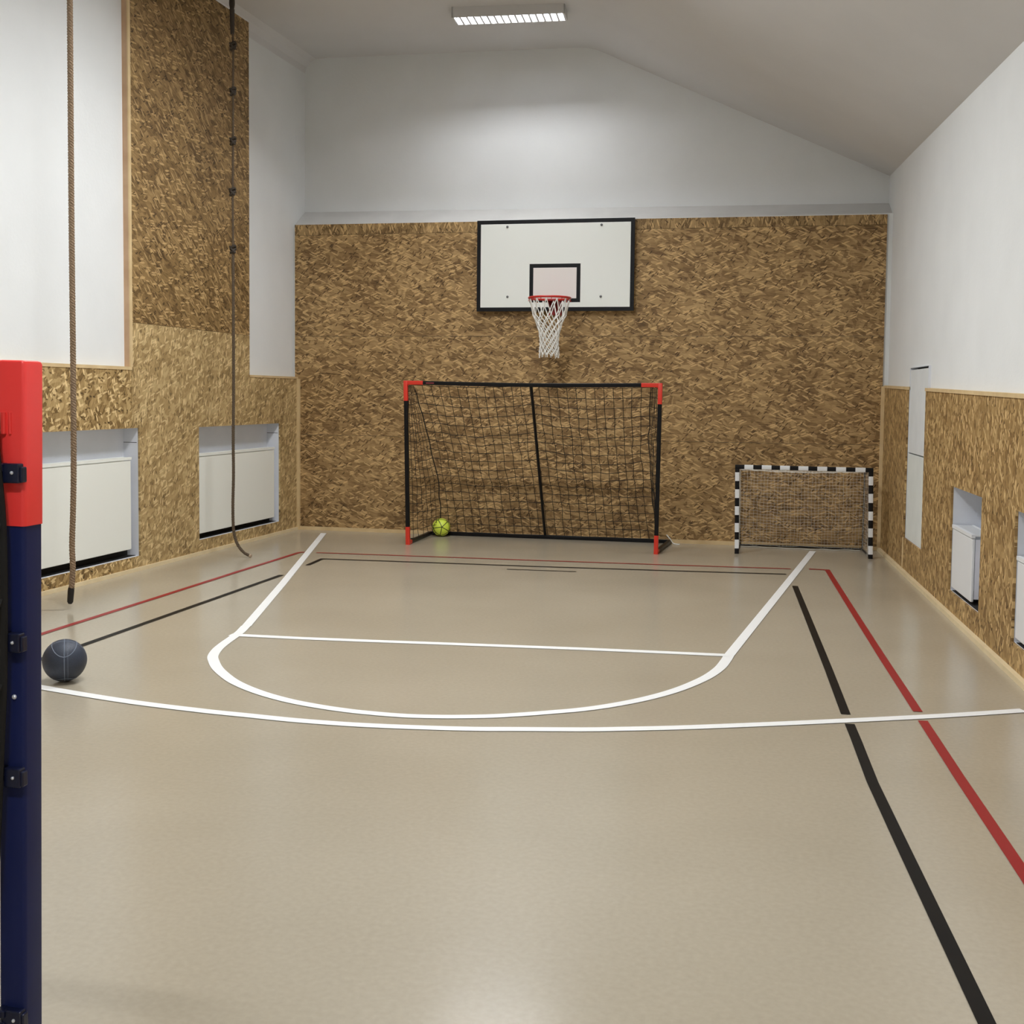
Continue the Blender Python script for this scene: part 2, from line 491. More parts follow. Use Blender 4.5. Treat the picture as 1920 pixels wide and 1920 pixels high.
# back wall: thick lower part, sloped ledge, upper part set back
mb = MB()
mb.quad((-0.16, 0.02, 0), (6.95, 0.02, 0), (6.95, 0.02, 3.70), (-0.16, 0.02, 3.70))
mb.quad((-0.16, 0.02, 3.70), (6.95, 0.02, 3.68), (6.95, 0.34, 3.86), (-0.16, 0.34, 3.91), 1)
pr = ceil_prof(0.34)
mb.add([(-0.16, 0.34, 3.91), (6.95, 0.34, 3.86), (6.95, 0.34, pr[-1][1])] + [(x, 0.34, z) for x, z in reversed(pr)], [tuple(range(3 + len(pr)))])
wall_back = struct(mb.build('wall_back', [M['plaster'], M['ledge_grey']]), 'white gable wall above brown chipboard')
for k, (z0, z1, mt) in enumerate([(0.0, 1.165, 'osb_back'), (1.168, 2.362, 'osb_back'), (2.365, 3.575, 'osb_back'), (3.578, 3.705, 'osb_strip')]):
    mb = MB()
    mb.hexa([(-0.037, 0, z0), (6.83, 0, z0), (6.83, 0.02, z0), (-0.037, 0.02, z0),
             (-0.037, 0, z1), (6.83, 0, z1 - (0.02 if k == 3 else 0)), (6.83, 0.02, z1 - (0.02 if k == 3 else 0)), (-0.037, 0.02, z1)])
    o = mb.build('chipboard_panel', M[mt], wall_back)
    lab(o, ['brown chipboard along the floor of the back wall', 'brown chipboard at goal height on the back wall', 'brown chipboard beside the backboard', 'narrow chipboard strip under the white gable'][k])

# left wall
NL = [(0.49, 2.36, 0.15, 1.315), (3.44, 5.60, 0.135, 1.335)]
mb = MB()
wall_grid(mb, PL, [-0.36, 0.49, 1.25, 2.36, 3.44, 3.56, 5.60, 17.0], [0, 0.135, 0.15, 1.315, 1.335, 2.3, 5.66], lambda s, z: not inside(s, z, NL), 0.06)
for (a, b, c, d) in NL:
    for q in (((a, c), (a, d)), ((b, c), (b, d)), ((a, c), (b, c)), ((a, d), (b, d))):
        (s0, z0), (s1, z1) = q
        mb.quad(PL(s0, 0.018, z0), PL(s1, 0.018, z1), PL(s1, 0.17, z1), PL(s0, 0.17, z0), 1)
    mb.quad(PL(a, 0.17, c), PL(b, 0.17, c), PL(b, 0.17, d), PL(a, 0.17, d), 1)
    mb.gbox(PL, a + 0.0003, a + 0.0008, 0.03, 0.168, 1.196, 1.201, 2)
    mb.gbox(PL, a + 0.002, b - 0.07, 0.05, 0.168, c + 0.001, c + 0.004, 2)  # shade under the radiator, laid as a dark sheet on the niche floor
    mb.gbox(PL, a + 0.002, b - 0.07, 0.138, 0.168, c + 0.004, c + 0.2, 2)  # the same painted shade, carried up the niche back
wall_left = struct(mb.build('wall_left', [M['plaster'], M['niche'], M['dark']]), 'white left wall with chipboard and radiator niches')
def board(P, parent, ss, zs, keep, mat, label, o0=0.0, o1=0.017, ztop=None):
    q = MB(); wall_grid(q, P, ss, zs, keep, o0, o1, ztop)
    return lab(q.build('chipboard_panel', mat, parent), label)
board(PL, wall_left, [0.0, 0.49, 1.25], [0, 0.15, 1.315, 1.855], lambda s, z: not inside(s, z, NL), M['osb_left'], 'pale chipboard around the far radiator niche')
board(PL, wall_left, [1.25, 2.36, 3.44, 3.56], [0, 0.135, 0.15, 1.315, 1.335, 2.305], lambda s, z: not inside(s, z, NL), M['osb_left'], 'pale chipboard between the two left niches')
board(PL, wall_left, [3.565, 5.60, 17.0], [0, 0.135, 1.335, 1.88], lambda s, z: not inside(s, z, NL), M['osb_left_b'], 'coarse chipboard around the near radiator niche')
board(PL, wall_left, [1.25, 3.56], [2.308, 5.74], lambda s, z: True, M['osb_tall'], 'tall darker chipboard panel reaching the ceiling', 0.0, 0.06)
mb = MB(); mb.gbox(PL, 3.56, 3.582, 0.006, 0.06, 1.9, 5.7)
trim = struct(mb.build('trim_1', M['wood_pink']), 'planed plank on the side of the tall chipboard panel')
mb = MB(); mb.gbox(PL, 3.545, 3.583, -0.004, 0.008, 1.9, 5.7)
struct(mb.build('trim_2', M['wood']), 'pale edge batten beside the tall chipboard panel')
mb = MB(); mb.gbox(PL, 0.0, 1.25, -0.006, 0.06, 1.845, 1.87)
struct(mb.build('trim_3', M['wood']), 'pine rail under the far white wall bay')
mb = MB(); mb.gbox(PL, 3.56, 17.0, -0.006, 0.06, 1.87, 1.90)
struct(mb.build('trim_4', M['wood']), 'pine rail under the near white wall bay')
mb = MB(); mb.gbox(PL, 0.0, 0.035, -0.034, 0.0, 0, 1.845)
struct(mb.build('trim_5', M['wood']), 'pine batten in the left corner')
mb = MB(); mb.gbox(PL, 0.03, 17, -0.02, 0.0, 0, 0.034)
struct(mb.build('baseboard_left', M['wood_light']), 'low pine baseboard of the left wall')
mb = MB(); mb.box(0.0, 6.84, -0.016, 0.0, 0, 0.042)
struct(mb.build('baseboard_back', M['wood']), 'low pine baseboard of the back wall')

# right wall
NR = [(3.76, 4.80, 0.19, 1.005), (5.70, 6.74, 0.19, 1.005)]
SLOT = (1.55, 2.52, 0.335, 1.975)
def zrail(s):
    return 1.818 - 0.0185 * s
mb = MB()
wall_grid(mb, PR, [-0.34, 0.6, 1.3, 1.55, 2.52, 3.76, 4.80, 5.70, 5.8, 6.74, 10, 14, 17.0], [0, 0.19, 0.335, 1.005, 1.975, 3.0], lambda s, z: not inside(s, z, NR + [SLOT]), 0.04, None, ztopR)
for (a, b, c, d), dep in [(NR[0], 0.23), (NR[1], 0.23)]:
    for q in (((a, c), (a, d)), ((b, c), (b, d)), ((a, c), (b, c)), ((a, d), (b, d))):
        (s0, z0), (s1, z1) = q
        mb.quad(PR(s0, 0.018, z0), PR(s1, 0.018, z1), PR(s1, dep, z1), PR(s0, dep, z0), 1)
    mb.quad(PR(a, dep, c), PR(b, dep, c), PR(b, dep, d), PR(a, dep, d), 1)
    mb.gbox(PR, a + 0.04, b - 0.002, 0.022, dep - 0.002, c + 0.001, c + 0.004, 2)  # shade below the right radiators, painted as a thin dark sheet
(a, b, c, d) = SLOT
for q in (((a, c), (a, d)), ((b, c), (b, d)), ((a, c), (b, c)), ((a, d), (b, d))):
    (s0, z0), (s1, z1) = q
    mb.quad(PR(s0, 0.018, z0), PR(s1, 0.018, z1), PR(s1, 0.09, z1), PR(s0, 0.09, z0), 1)
mb.quad(PR(a, 0.09, c), PR(b, 0.09, c), PR(b, 0.09, d), PR(a, 0.09, d), 2)
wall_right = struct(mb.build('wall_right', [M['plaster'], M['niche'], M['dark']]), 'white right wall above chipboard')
board(PR, wall_right, [0.0, 1.545], [0, 1.0, 1.80], lambda s, z: True, M['osb_right'], 'chipboard between the right corner and the white panel', 0, 0.017, lambda s: zrail(s) - 0.02)
board(PR, wall_right, [1.548, 2.52, 3.76, 4.80, 5.70, 6.74, 17.0], [0, 0.19, 0.335, 1.005, 1.70], lambda s, z: not inside(s, z, NR + [SLOT]), M['osb_right'], 'chipboard around the right radiator niches', 0, 0.017, lambda s: zrail(s) - 0.02)
def rail(name, s0, s1, label):
    q = MB()
    q.hexa([PR(s0, -0.008, zrail(s0) - 0.022), PR(s1, -0.008, zrail(s1) - 0.022), PR(s1, 0.04, zrail(s1) - 0.022), PR(s0, 0.04, zrail(s0) - 0.022),
            PR(s0, -0.008, zrail(s0) + 0.006), PR(s1, -0.008, zrail(s1) + 0.006), PR(s1, 0.04, zrail(s1) + 0.006), PR(s0, 0.04, zrail(s0) + 0.006)])
    return struct(q.build(name, M['wood']), label)
rail('trim_6', 0.0, 1.55, 'short pine rail on top of the right corner chipboard')
rail('trim_7', 2.52, 17.0, 'long pine rail on top of the right chipboard')
mb = MB(); mb.gbox(PR, 0.0, 0.03, -0.034, 0.0, 0, 1.815)
struct(mb.build('trim_8', M['wood']), 'pine batten in the right corner')
mb = MB(); mb.gbox(PR, 1.53, 1.575, -0.006, 0.0, 0, 0.335)
struct(mb.build('trim_9', M['wood']), 'short batten under the white panel')
mb = MB(); mb.gbox(PR, 0.03, 17, -0.036, 0.0, 0, 0.036)
struct(mb.build('baseboard_right', M['wood_light']), 'low pine baseboard of the right wall')

# wall behind the camera
mb = MB()
pf = ceil_prof(YF)
mb.add([(7.5, YF, 0), (-0.95, YF, 0)] + [(x, YF, z) for x, z in pf], [tuple(range(2 + len(pf)))])
struct(mb.build('wall_front', M['plaster']), 'white wall at the near end of the hall')

# ------------------------------------------------------------------ court lines on the floor
def strip(name, pts, width, mat, label, z=0.003, smooth=False, extra=()):
    q = MB()
    strip_mesh(q, pts, width, z, smooth)
    for n_, (pp, sm) in enumerate(extra):
        strip_mesh(q, pp, width, z + 0.0004 * (n_ + 1), sm)
    return lab(q.build(name, mat, floor), label)

def strip_mesh(q, pts, width, z, smooth):
    p = catmull(pts, 6) if smooth else [Vector((*v, 0)) for v in pts]
    Lp, Rp = [], []
    for i in range(len(p)):
        d0 = (p[i] - p[i - 1]).normalized() if i > 0 else None
        d1 = (p[i + 1] - p[i]).normalized() if i < len(p) - 1 else None
        if d0 is None: d0 = d1
        if d1 is None: d1 = d0
        nn = Vector((-(d0.y + d1.y), d0.x + d1.x, 0)).normalized()
        k = width / 2 / max(0.5, nn.dot(Vector((-d0.y, d0.x, 0))))
        Lp.append(p[i] + nn * k); Rp.append(p[i] - nn * k)
    n_ = len(p)
    vs = [(a.x, a.y, z) for a in Lp] + [(a.x, a.y, z) for a in Rp]
    q.add(vs, [(n_ + i, n_ + i + 1, i + 1, i) for i in range(n_ - 1)])

key_left = [(0.448, -0.289), (0.792, -1.532), (1.430, -3.826), (1.842, -5.328), (1.894, -5.586)]
key_arc = [(1.905, -5.60), (1.955, -5.80), (1.985, -5.98), (2.013, -6.165), (2.050, -6.347), (2.110, -6.530), (2.187, -6.671), (2.280, -6.815), (2.390, -6.952), (2.508, -7.081), (2.634, -7.190), (2.769, -7.286), (2.901, -7.362), (3.040, -7.425), (3.215, -7.481), (3.377, -7.516), (3.505, -7.530), (3.639, -7.536), (3.758, -7.528), (3.900, -7.502), (4.011, -7.472), (4.149, -7.425), (4.311, -7.346), (4.445, -7.270), (4.553, -7.205), (4.688, -7.098), (4.836, -6.946), (4.960, -6.785), (5.062, -6.616), (5.150, -6.428), (5.214, -6.258), (5.268, -6.048), (5.300, -5.833), (5.316, -5.684)]
key_right = [(5.316, -5.684), (5.370, -5.363), (5.515, -4.357), (5.636, -3.529), (6.117, -0.300)]
three = [(0.35, -7.02), (0.75, -7.19), (1.184, -7.357), (1.543, -7.480), (2.158, -7.628), (2.633, -7.700), (2.891, -7.724), (3.150, -7.747), (3.393, -7.752), (3.577, -7.744), (3.815, -7.720), (4.092, -7.679), (4.310, -7.629), (4.636, -7.555), (4.839, -7.494), (5.084, -7.413), (5.332, -7.319), (5.650, -7.192), (5.980, -7.055), (6.260, -6.936), (6.547, -6.808), (6.903, -6.635)]
strip('key_line', key_arc, 0.068, M['white_line'], 'white outline of the basketball key with its rounded end', 0.0035, True, extra=[([key_left[0], key_left[2], (1.912, -5.61)], False), ([(5.312, -5.72), key_right[2], key_right[-1]], False)])
strip('free_throw_line', [(1.93, -5.905), (2.441, -5.890), (2.934, -5.853), (3.404, -5.812), (3.856, -5.775), (4.374, -5.733), (4.975, -5.700), (5.30, -5.685)], 0.075, M['white_line'], 'straight white free throw line across the key', 0.003)
strip('three_point_arc', three, 0.07, M['white_line'], 'wide white arc in front of the key', 0.0035, True)
strip('black_side_line', [(5.839, -2.733), (5.874, -3.973), (5.928, -5.968), (5.950, -6.945)], 0.05, M['black_line'], 'far stretch of the black line on the right')
strip('black_side_line', [(5.955, -7.127), (5.964, -7.425), (5.978, -8.035), (6.013, -8.723), (6.042, -9.274), (6.062, -9.648), (6.080, -9.994), (6.10, -10.5), (6.13, -12.0)], 0.05, M['black_line'], 'near stretch of the black line on the right')
strip('red_side_line', [(6.013, -1.65), (6.185, -1.669), (6.245, -3.874), (6.292, -5.507), (6.335, -6.797)], 0.05, M['red_line'], 'far stretch of the red line on the right')
strip('red_side_line', [(6.335, -6.974), (6.365, -7.892), (6.405, -8.896), (6.44, -9.9), (6.50, -12.0)], 0.05, M['red_line'], 'near stretch of the red line on the right')
strip('red_end_line', [(0.985, -1.892), (1.942, -1.855), (3.289, -1.815), (4.632, -1.760), (5.835, -1.690)], 0.042, M['red_line'], 'thin red line in front of the goals')
strip('black_end_line', [(1.228, -2.741), (1.205, -2.300), (2.065, -2.263), (3.370, -2.220), (4.658, -2.138), (5.782, -2.055)], 0.046, M['black_line'], 'thin black line in front of the goals')
strip('black_dash', [(3.154, -2.470), (3.822, -2.440)], 0.028, M['black_line'], 'short black dash in front of the big goal')
strip('red_side_line', [(0.64, -8.2), (0.682, -6.662), (0.676, -6.183), (0.724, -4.677), (0.761, -3.256), (0.810, -1.920), (0.86, -1.90)], 0.05, M['red_line'], 'red line beside the left wall')
strip('black_side_line', [(1.07, -8.2), (1.095, -7.235), (1.141, -6.478), (1.169, -5.486), (1.204, -4.201), (1.227, -3.373)], 0.05, M['black_line'], 'black line behind the dark ball on the left')

# ------------------------------------------------------------------ white panel in the right wall
t = thing('wall_panel', PR(2.03, 0.03, 0.34), 'tall white panel set into the right chipboard wall, cracked across its middle', 'panel')
mb = MB(); mb.gbox(PR, 1.552, 2.518, 0.024, 0.07, 1.165, 1.955)
mb.build('upper_board', M['hatch_a'], t)
mb = MB(); mb.gbox(PR, 1.552, 2.518, 0.022, 0.07, 0.338, 1.152)
mb.build('lower_board', M['hatch_b'], t)

# ------------------------------------------------------------------ radiators in their niches
def radiator(P, s0, s1, o0, o1, z0, z1, label, mats, valve_at=None, group=None, foot=0.13):
    t = thing('radiator', P((s0 + s1) / 2, (o0 + o1) / 2, z0), label, 'radiator', group)
    q = MB(); q.gbox(P, s0, s1, o0, o0 + 0.022, z0, z1 - 0.03)
    q.build('front_panel', mats[0], t, bevel=0.007)
    q = MB(); q.gbox(P, s0 + 0.01, s1 - 0.01, o1 - 0.022, o1, z0, z1 - 0.03)
    q.build('rear_panel', mats[0], t, bevel=0.005)
    for a in (s0 + 0.004, s1 - 0.010):
        q = MB(); q.gbox(P, a, a + 0.006, o0 + 0.024, o1 - 0.024, z0 + 0.02, z1 - 0.035)
        q.build('side_cover', mats[1], t)
    q = MB()
    q.gbox(P, s0 - 0.004, s1 + 0.004, o0 - 0.006, o0 + 0.02, z1 - 0.024, z1)
    q.gbox(P, s0, s1, o1 - 0.02, o1 - 0.002, z1 - 0.028, z1)
    k = 0
    nsl = int((s1 - s0) / 0.022)
    for k in range(nsl + 1):
        s = s0 + (s1 - s0 - 0.012) * k / nsl
        q.gbox(P, s, s + 0.012, o0 + 0.02, o1 - 0.02, z1 - 0.012, z1 - 0.002)
    q.build('top_grille', mats[0], t)
    for a in (s0 + 0.12, s1 - 0.16):
        q = MB(); q.gbox(P, a, a + 0.04, o1 - 0.02, o1 + 0.02, z0 + 0.06, z1 - 0.1)
        q.build('wall_bracket', mats[1], t)
    if valve_at is not None:
        q = MB()
        c = Vector(P(valve_at, (o0 + o1) / 2, z0 + 0.02))
        d = (Vector(P(valve_at + 1, 0, 0)) - Vector(P(valve_at, 0, 0))).normalized()
        q.tube([c - d * 0.01, c + d * 0.05, c + d * 0.055, c + d * 0.10], [0.012, 0.012, 0.022, 0.02], 12)
        vq = q.build('valve', M['dark'], t)
        q = MB(); q.tube([c + d * 0.03, c + d * 0.03 - Vector((0, 0, z0 + 0.02 - foot))], 0.009, 8)
        q.build('supply_pipe', M['dark'], t)
    return t
radiator(PL, 0.55, 2.30, 0.045, 0.135, 0.205, 1.035, 'cream panel radiator in the left wall niche nearest the back corner', (M['radiator'], M['rad_side']), None, 'radiators in the left wall')
radiator(PL, 3.515, 5.45, 0.045, 0.135, 0.205, 1.065, 'cream panel radiator in the left wall niche behind the hanging tan rope', (M['radiator'], M['rad_side']), None, 'radiators in the left wall')
radiator(PR, 3.775, 4.46, 0.018, 0.175, 0.215, 0.705, 'small white radiator in the right wall niche beside the tall white panel', (M['radiator_white'], M['rad_side']), 4.46, 'radiators in the right wall', 0.19)
radiator(PR, 5.715, 6.40, 0.018, 0.175, 0.215, 0.725, 'small white radiator cut off by the right edge of the photo', (M['radiator_white'], M['rad_side']), 6.40, 'radiators in the right wall', 0.19)

# ------------------------------------------------------------------ ceiling luminaires
def luminaire(cx, cy, label, zc=5.75, rot=0.05, power=1.0, drop=0.0, H=0.05):
    t = thing('ceiling_light', (cx, cy, zc), label, 'light', 'louvre lights along the ceiling')
    L2, W2 = 0.60, 0.125
    c, s = math.cos(rot), math.sin(rot)
    def P(a, b, z):
        return (cx + a * c - b * s, cy + a * s + b * c, zc + z)
    top = 0.03
    q = MB()
    q.gbox(P, -L2, L2, -W2, -W2 + 0.008, -H, top)
    q.gbox(P, -L2, L2, W2 - 0.008, W2, -H, top)
    q.gbox(P, -L2, -L2 + 0.012, -W2, W2, -H, top)
    q.gbox(P, L2 - 0.012, L2, -W2, W2, -H, top)
    q.gbox(P, -L2, L2, -W2, W2, top - 0.01, top)
    q.build('housing', M['housing'], t)
    q = MB()
    for sg in (-1, 1):
        a, b = sg * (W2 - 0.01), sg * 0.05
        vs = [P(-L2 + 0.012, a, -H + 0.002), P(L2 - 0.012, a, -H + 0.002), P(L2 - 0.012, b, -0.012), P(-L2 + 0.012, b, -0.012)]
        q.add(vs, [(0, 1, 2, 3)])
    q.build('reflector', M['reflector'], t)
    q = MB()
    for k in range(17):
        a = -L2 + 0.014 + (2 * L2 - 0.028) * k / 16
        lo_, hi_ = -H + 0.002, -H + (0.022 if H > 0.1 else 0.010)
        q.hexa([P(a - 0.011, -W2 + 0.010, lo_), P(a + 0.011, -W2 + 0.010, lo_), P(a + 0.011, W2 - 0.010, lo_), P(a - 0.011, W2 - 0.010, lo_),
                P(a - 0.003, -W2 + 0.02, hi_), P(a + 0.003, -W2 + 0.02, hi_), P(a + 0.003, W2 - 0.02, hi_), P(a - 0.003, W2 - 0.02, hi_)])
    q.build('louvre', M['reflector'], t)
    q = MB(); q.tube([P(-L2 + 0.03, 0, -0.02), P(L2 - 0.03, 0, -0.02)], 0.013, 10)
    q.build('tube_lamp', emit('tube_lamp_glow', LAMP_COLOR, 6.0), t)
    if drop:  # rods only for the added fixtures under the slope
        for a in (-0.5, 0.5):
            zt = sect(cy)
            xx = P(a, 0, 0)[0]
            xr_, zr_, zw_ = zt
            hgt = zr_ + (zw_ - zr_) * (xx - xr_) / (6.85 - 0.0306 * cy + 0.04 - xr_)
            q = MB(); q.tube([P(a, 0, top), (P(a, 0, 0)[0], P(a, 0, 0)[1], hgt)], 0.006, 8)
            q.build('hanger_rod', M['bolt'], t)
    ld = bpy.data.lights.new('lamp_light', 'AREA')
    ld.shape = 'RECTANGLE'; ld.size = 1.1; ld.size_y = 0.07
    ld.energy = LAMP_W * power; ld.color = LAMP_COLOR
    lo = bpy.data.objects.new('lamp_light', ld)
    C.objects.link(lo)
    lo.parent = t
    lo.location = (0, 0, -0.045 if H > 0.1 else -0.018)
    lo.rotation_euler = (0, 0, rot)
    return t
luminaire(2.83, -1.09, 'white louvre light glowing on the ceiling above the backboard', power=0.13, H=0.105)
luminaire(2.83, -4.3, 'added, unseen second louvre light from the back wall', power=1.1, H=0.054)  # unseen fixture, added to light the upper back wall and side walls
luminaire(2.83, -7.6, 'added, unseen third louvre light from the back wall')  # out of view too, added to brighten the hall
luminaire(5.45, -10.6, 'added, unseen louvre light hung level under the sloping ceiling', zc=4.90, drop=0.12, power=1.15)  # added out of view to light the near post from the right
luminaire(5.2, -13.9, 'added, unseen louvre light behind the camera', zc=4.95, drop=0.12, power=1.05)  # unseen, added to brighten the near post and near floor

# ------------------------------------------------------------------ basketball backboard, hoop, net
t = thing('backboard', (3.17, -0.045, 2.65), 'white rectangular basketball backboard with black border, hung on the chipboard wall', 'backboard')
X0, X1, Z0, Z1 = 2.252, 4.088, 2.648, 3.697
xs = [X0, X0 + 0.045, 2.878, 2.923, 3.428, 3.473, X1 - 0.045, X1]
zs = [Z0, Z0 + 0.045, 2.748, 2.793, 3.145, 3.19, Z1 - 0.045, Z1]
mb = MB()
for i in range(7):
    for j in range(7):
        blk = i in (0, 6) or j in (0, 6) or (i in (2, 4) and 2 <= j <= 4) or (j in (2, 4) and 2 <= i <= 4)
        inner = i == 3 and j == 3
        mb.quad((xs[i], -0.072, zs[j]), (xs[i + 1], -0.072, zs[j]), (xs[i + 1], -0.072, zs[j + 1]), (xs[i], -0.072, zs[j + 1]), 1 if blk else (2 if inner else 0))
for a, b in (((X0, Z0), (X1, Z0)), ((X1, Z0), (X1, Z1)), ((X1, Z1), (X0, Z1)), ((X0, Z1), (X0, Z0))):
    mb.quad((a[0], -0.072, a[1]), (b[0], -0.072, b[1]), (b[0], -0.047, b[1]), (a[0], -0.047, a[1]), 1)
mb.quad((X0, -0.047, Z0), (X1, -0.047, Z0), (X1, -0.047, Z1), (X0, -0.047, Z1), 0)
mb.build('board', [M['board_white'], M['board_black'], M['board_inner']], t)
for (bx, bz) in ((2.612, 3.62), (3.708, 3.623), (2.62, 2.815), (3.71, 2.812)):
    q = MB(); q.tube([(bx, -0.072, bz), (bx, -0.078, bz), (bx, -0.081, bz)], [0.014, 0.014, 0.008], 12)
    q.build('bolt', M['bolt'], t)
for bx in (2.62, 3.71):
    q = MB(); q.box(bx - 0.03, bx + 0.03, -0.047, -0.001, 2.72, 3.66)
    q.build('mounting_rail', M['wood'], t)

t = thing('basketball_hoop', (3.186, -0.072, 2.765), 'red basketball hoop with a white net on the backboard', 'basketball hoop')
RC = Vector((3.186, -0.455, 2.765)); RR = 0.232
q = MB()
q.tube([RC + Vector((RR * math.cos(a), RR * math.sin(a), 0)) for a in [2 * math.pi * k / 48 for k in range(48)]], 0.0125, 10, closed=True)
q.build('rim', M['hoop_red'], t)
q = MB()
q.box(3.186 - 0.075, 3.186 + 0.075, -0.086, -0.072, 2.60, 2.79)
for sg in (-1, 1):
    x = 3.186 + sg * 0.06
    q.add([(x - 0.004, -0.086, 2.775), (x - 0.004, -0.235, 2.77), (x - 0.004, -0.235, 2.745), (x - 0.004, -0.086, 2.615),
           (x + 0.004, -0.086, 2.775), (x + 0.004, -0.235, 2.77), (x + 0.004, -0.235, 2.745), (x + 0.004, -0.086, 2.615)],
          [(0, 1, 2, 3), (7, 6, 5, 4), (0, 4, 5, 1), (1, 5, 6, 2), (2, 6, 7, 3), (3, 7, 4, 0)])
q.box(3.186 - 0.075, 3.186 + 0.075, -0.245, -0.086, 2.758, 2.77)
q.build('bracket', M['bracket_red'], t)
q = MB()
for k in range(12):
    a = 2 * math.pi * (k + 0.5) / 12
    p = RC + Vector((RR * math.cos(a), RR * math.sin(a), -0.012))
    q = MB()
    q.tube([p + Vector((0, 0, 0.0)), p + Vector((0.0, 0, -0.02)), p + Vector((0.012 * math.cos(a), 0.012 * math.sin(a), -0.024))], 0.004, 6)
    q.build('net_hook', M['hoop_red'], t)
levels = [(0.0, 0.230), (0.175, 0.186), (0.245, 0.157), (0.305, 0.133), (0.36, 0.116), (0.41, 0.108), (0.455, 0.104), (0.50, 0.103), (0.545, 0.105), (0.585, 0.107), (0.62, 0.110)]
q = MB()
rng = random.Random(3)
nodes = []
for li, (dz, rr) in enumerate(levels):
    row = []
    for k in range(12):
        a = 2 * math.pi * (k + 0.5 * (li % 2)) / 12 + rng.uniform(-0.03, 0.03)
        row.append(RC + Vector((rr * math.cos(a), rr * math.sin(a), -0.012 - dz + rng.uniform(-0.006, 0.006))))
    nodes.append(row)
for li in range(len(levels) - 1):
    for k in range(12):
        k2 = (k - 1) % 12 if li % 2 == 0 else (k + 1) % 12
        for kk in (k, k2):
            a, b = nodes[li][k], nodes[li + 1][kk]
            mid = (a + b) / 2 + Vector((rng.uniform(-.004, .004), rng.uniform(-.004, .004), 0))
            q.tube([a, mid, b], 0.0062, 6)
for li in range(1, len(levels)):
    for k in range(12):
        q.ball(nodes[li][k], 0.0095 if li < 5 else 0.0115, 8, 6)
for k in range(12):
    a = nodes[-1][k]
    q.tube([a, a + Vector((0, 0, -0.02 - 0.02 * rng.random()))], 0.006, 6)
lab(q.build('net', M['cord_white'], t), 'white knotted basketball net')

# ------------------------------------------------------------------ goals
SQ = rsquare(0.26, 4)
def net_threads(q, Sf, nu, nv, sub, r, n=4):
    for i in range(nu + 1):
        q.tube([Sf(i / nu, j / (nv * sub)) for j in range(nv * sub + 1)], r, n, cap=False)
    for j in range(nv + 1):
        q.tube([Sf(i / (nu * sub), j / nv) for i in range(nu * sub + 1)], r, n, cap=False)

def sweep_elbow(q, top, d1, d2, l1, l2, rad, hw, ref):
    """corner sleeve: upright arm and level arm meeting square, with a web in the inner corner"""
    top, d1, d2 = Vector(top), Vector(d1).normalized(), Vector(d2).normalized()
    e = hw * 0.22
    a = top - d1 * hw
    q.tube([top + d1 * l1, a + d1 * e, a + d1 * e * 0.3, a], [hw, hw, hw * 0.93, hw * 0.80], prof=SQ, ref=ref)
    q.tube([top + d2 * hw * 0.9, top + d2 * l2], hw * 0.985, prof=SQ, ref=ref)
    w = Vector(ref).normalized() * hw * 0.55
    c0 = top + d1 * hw * 0.9 + d2 * hw * 0.9
    k = hw * 1.1
    pts = [c0, c0 + d1 * k, c0 + d1 * k * 0.3 + d2 * k * 0.3, c0 + d2 * k]
    q.add([p + w for p in pts] + [p - w for p in pts], [(0, 1, 2, 3), (7, 6, 5, 4), (1, 5, 6, 2), (2, 6, 7, 3)])

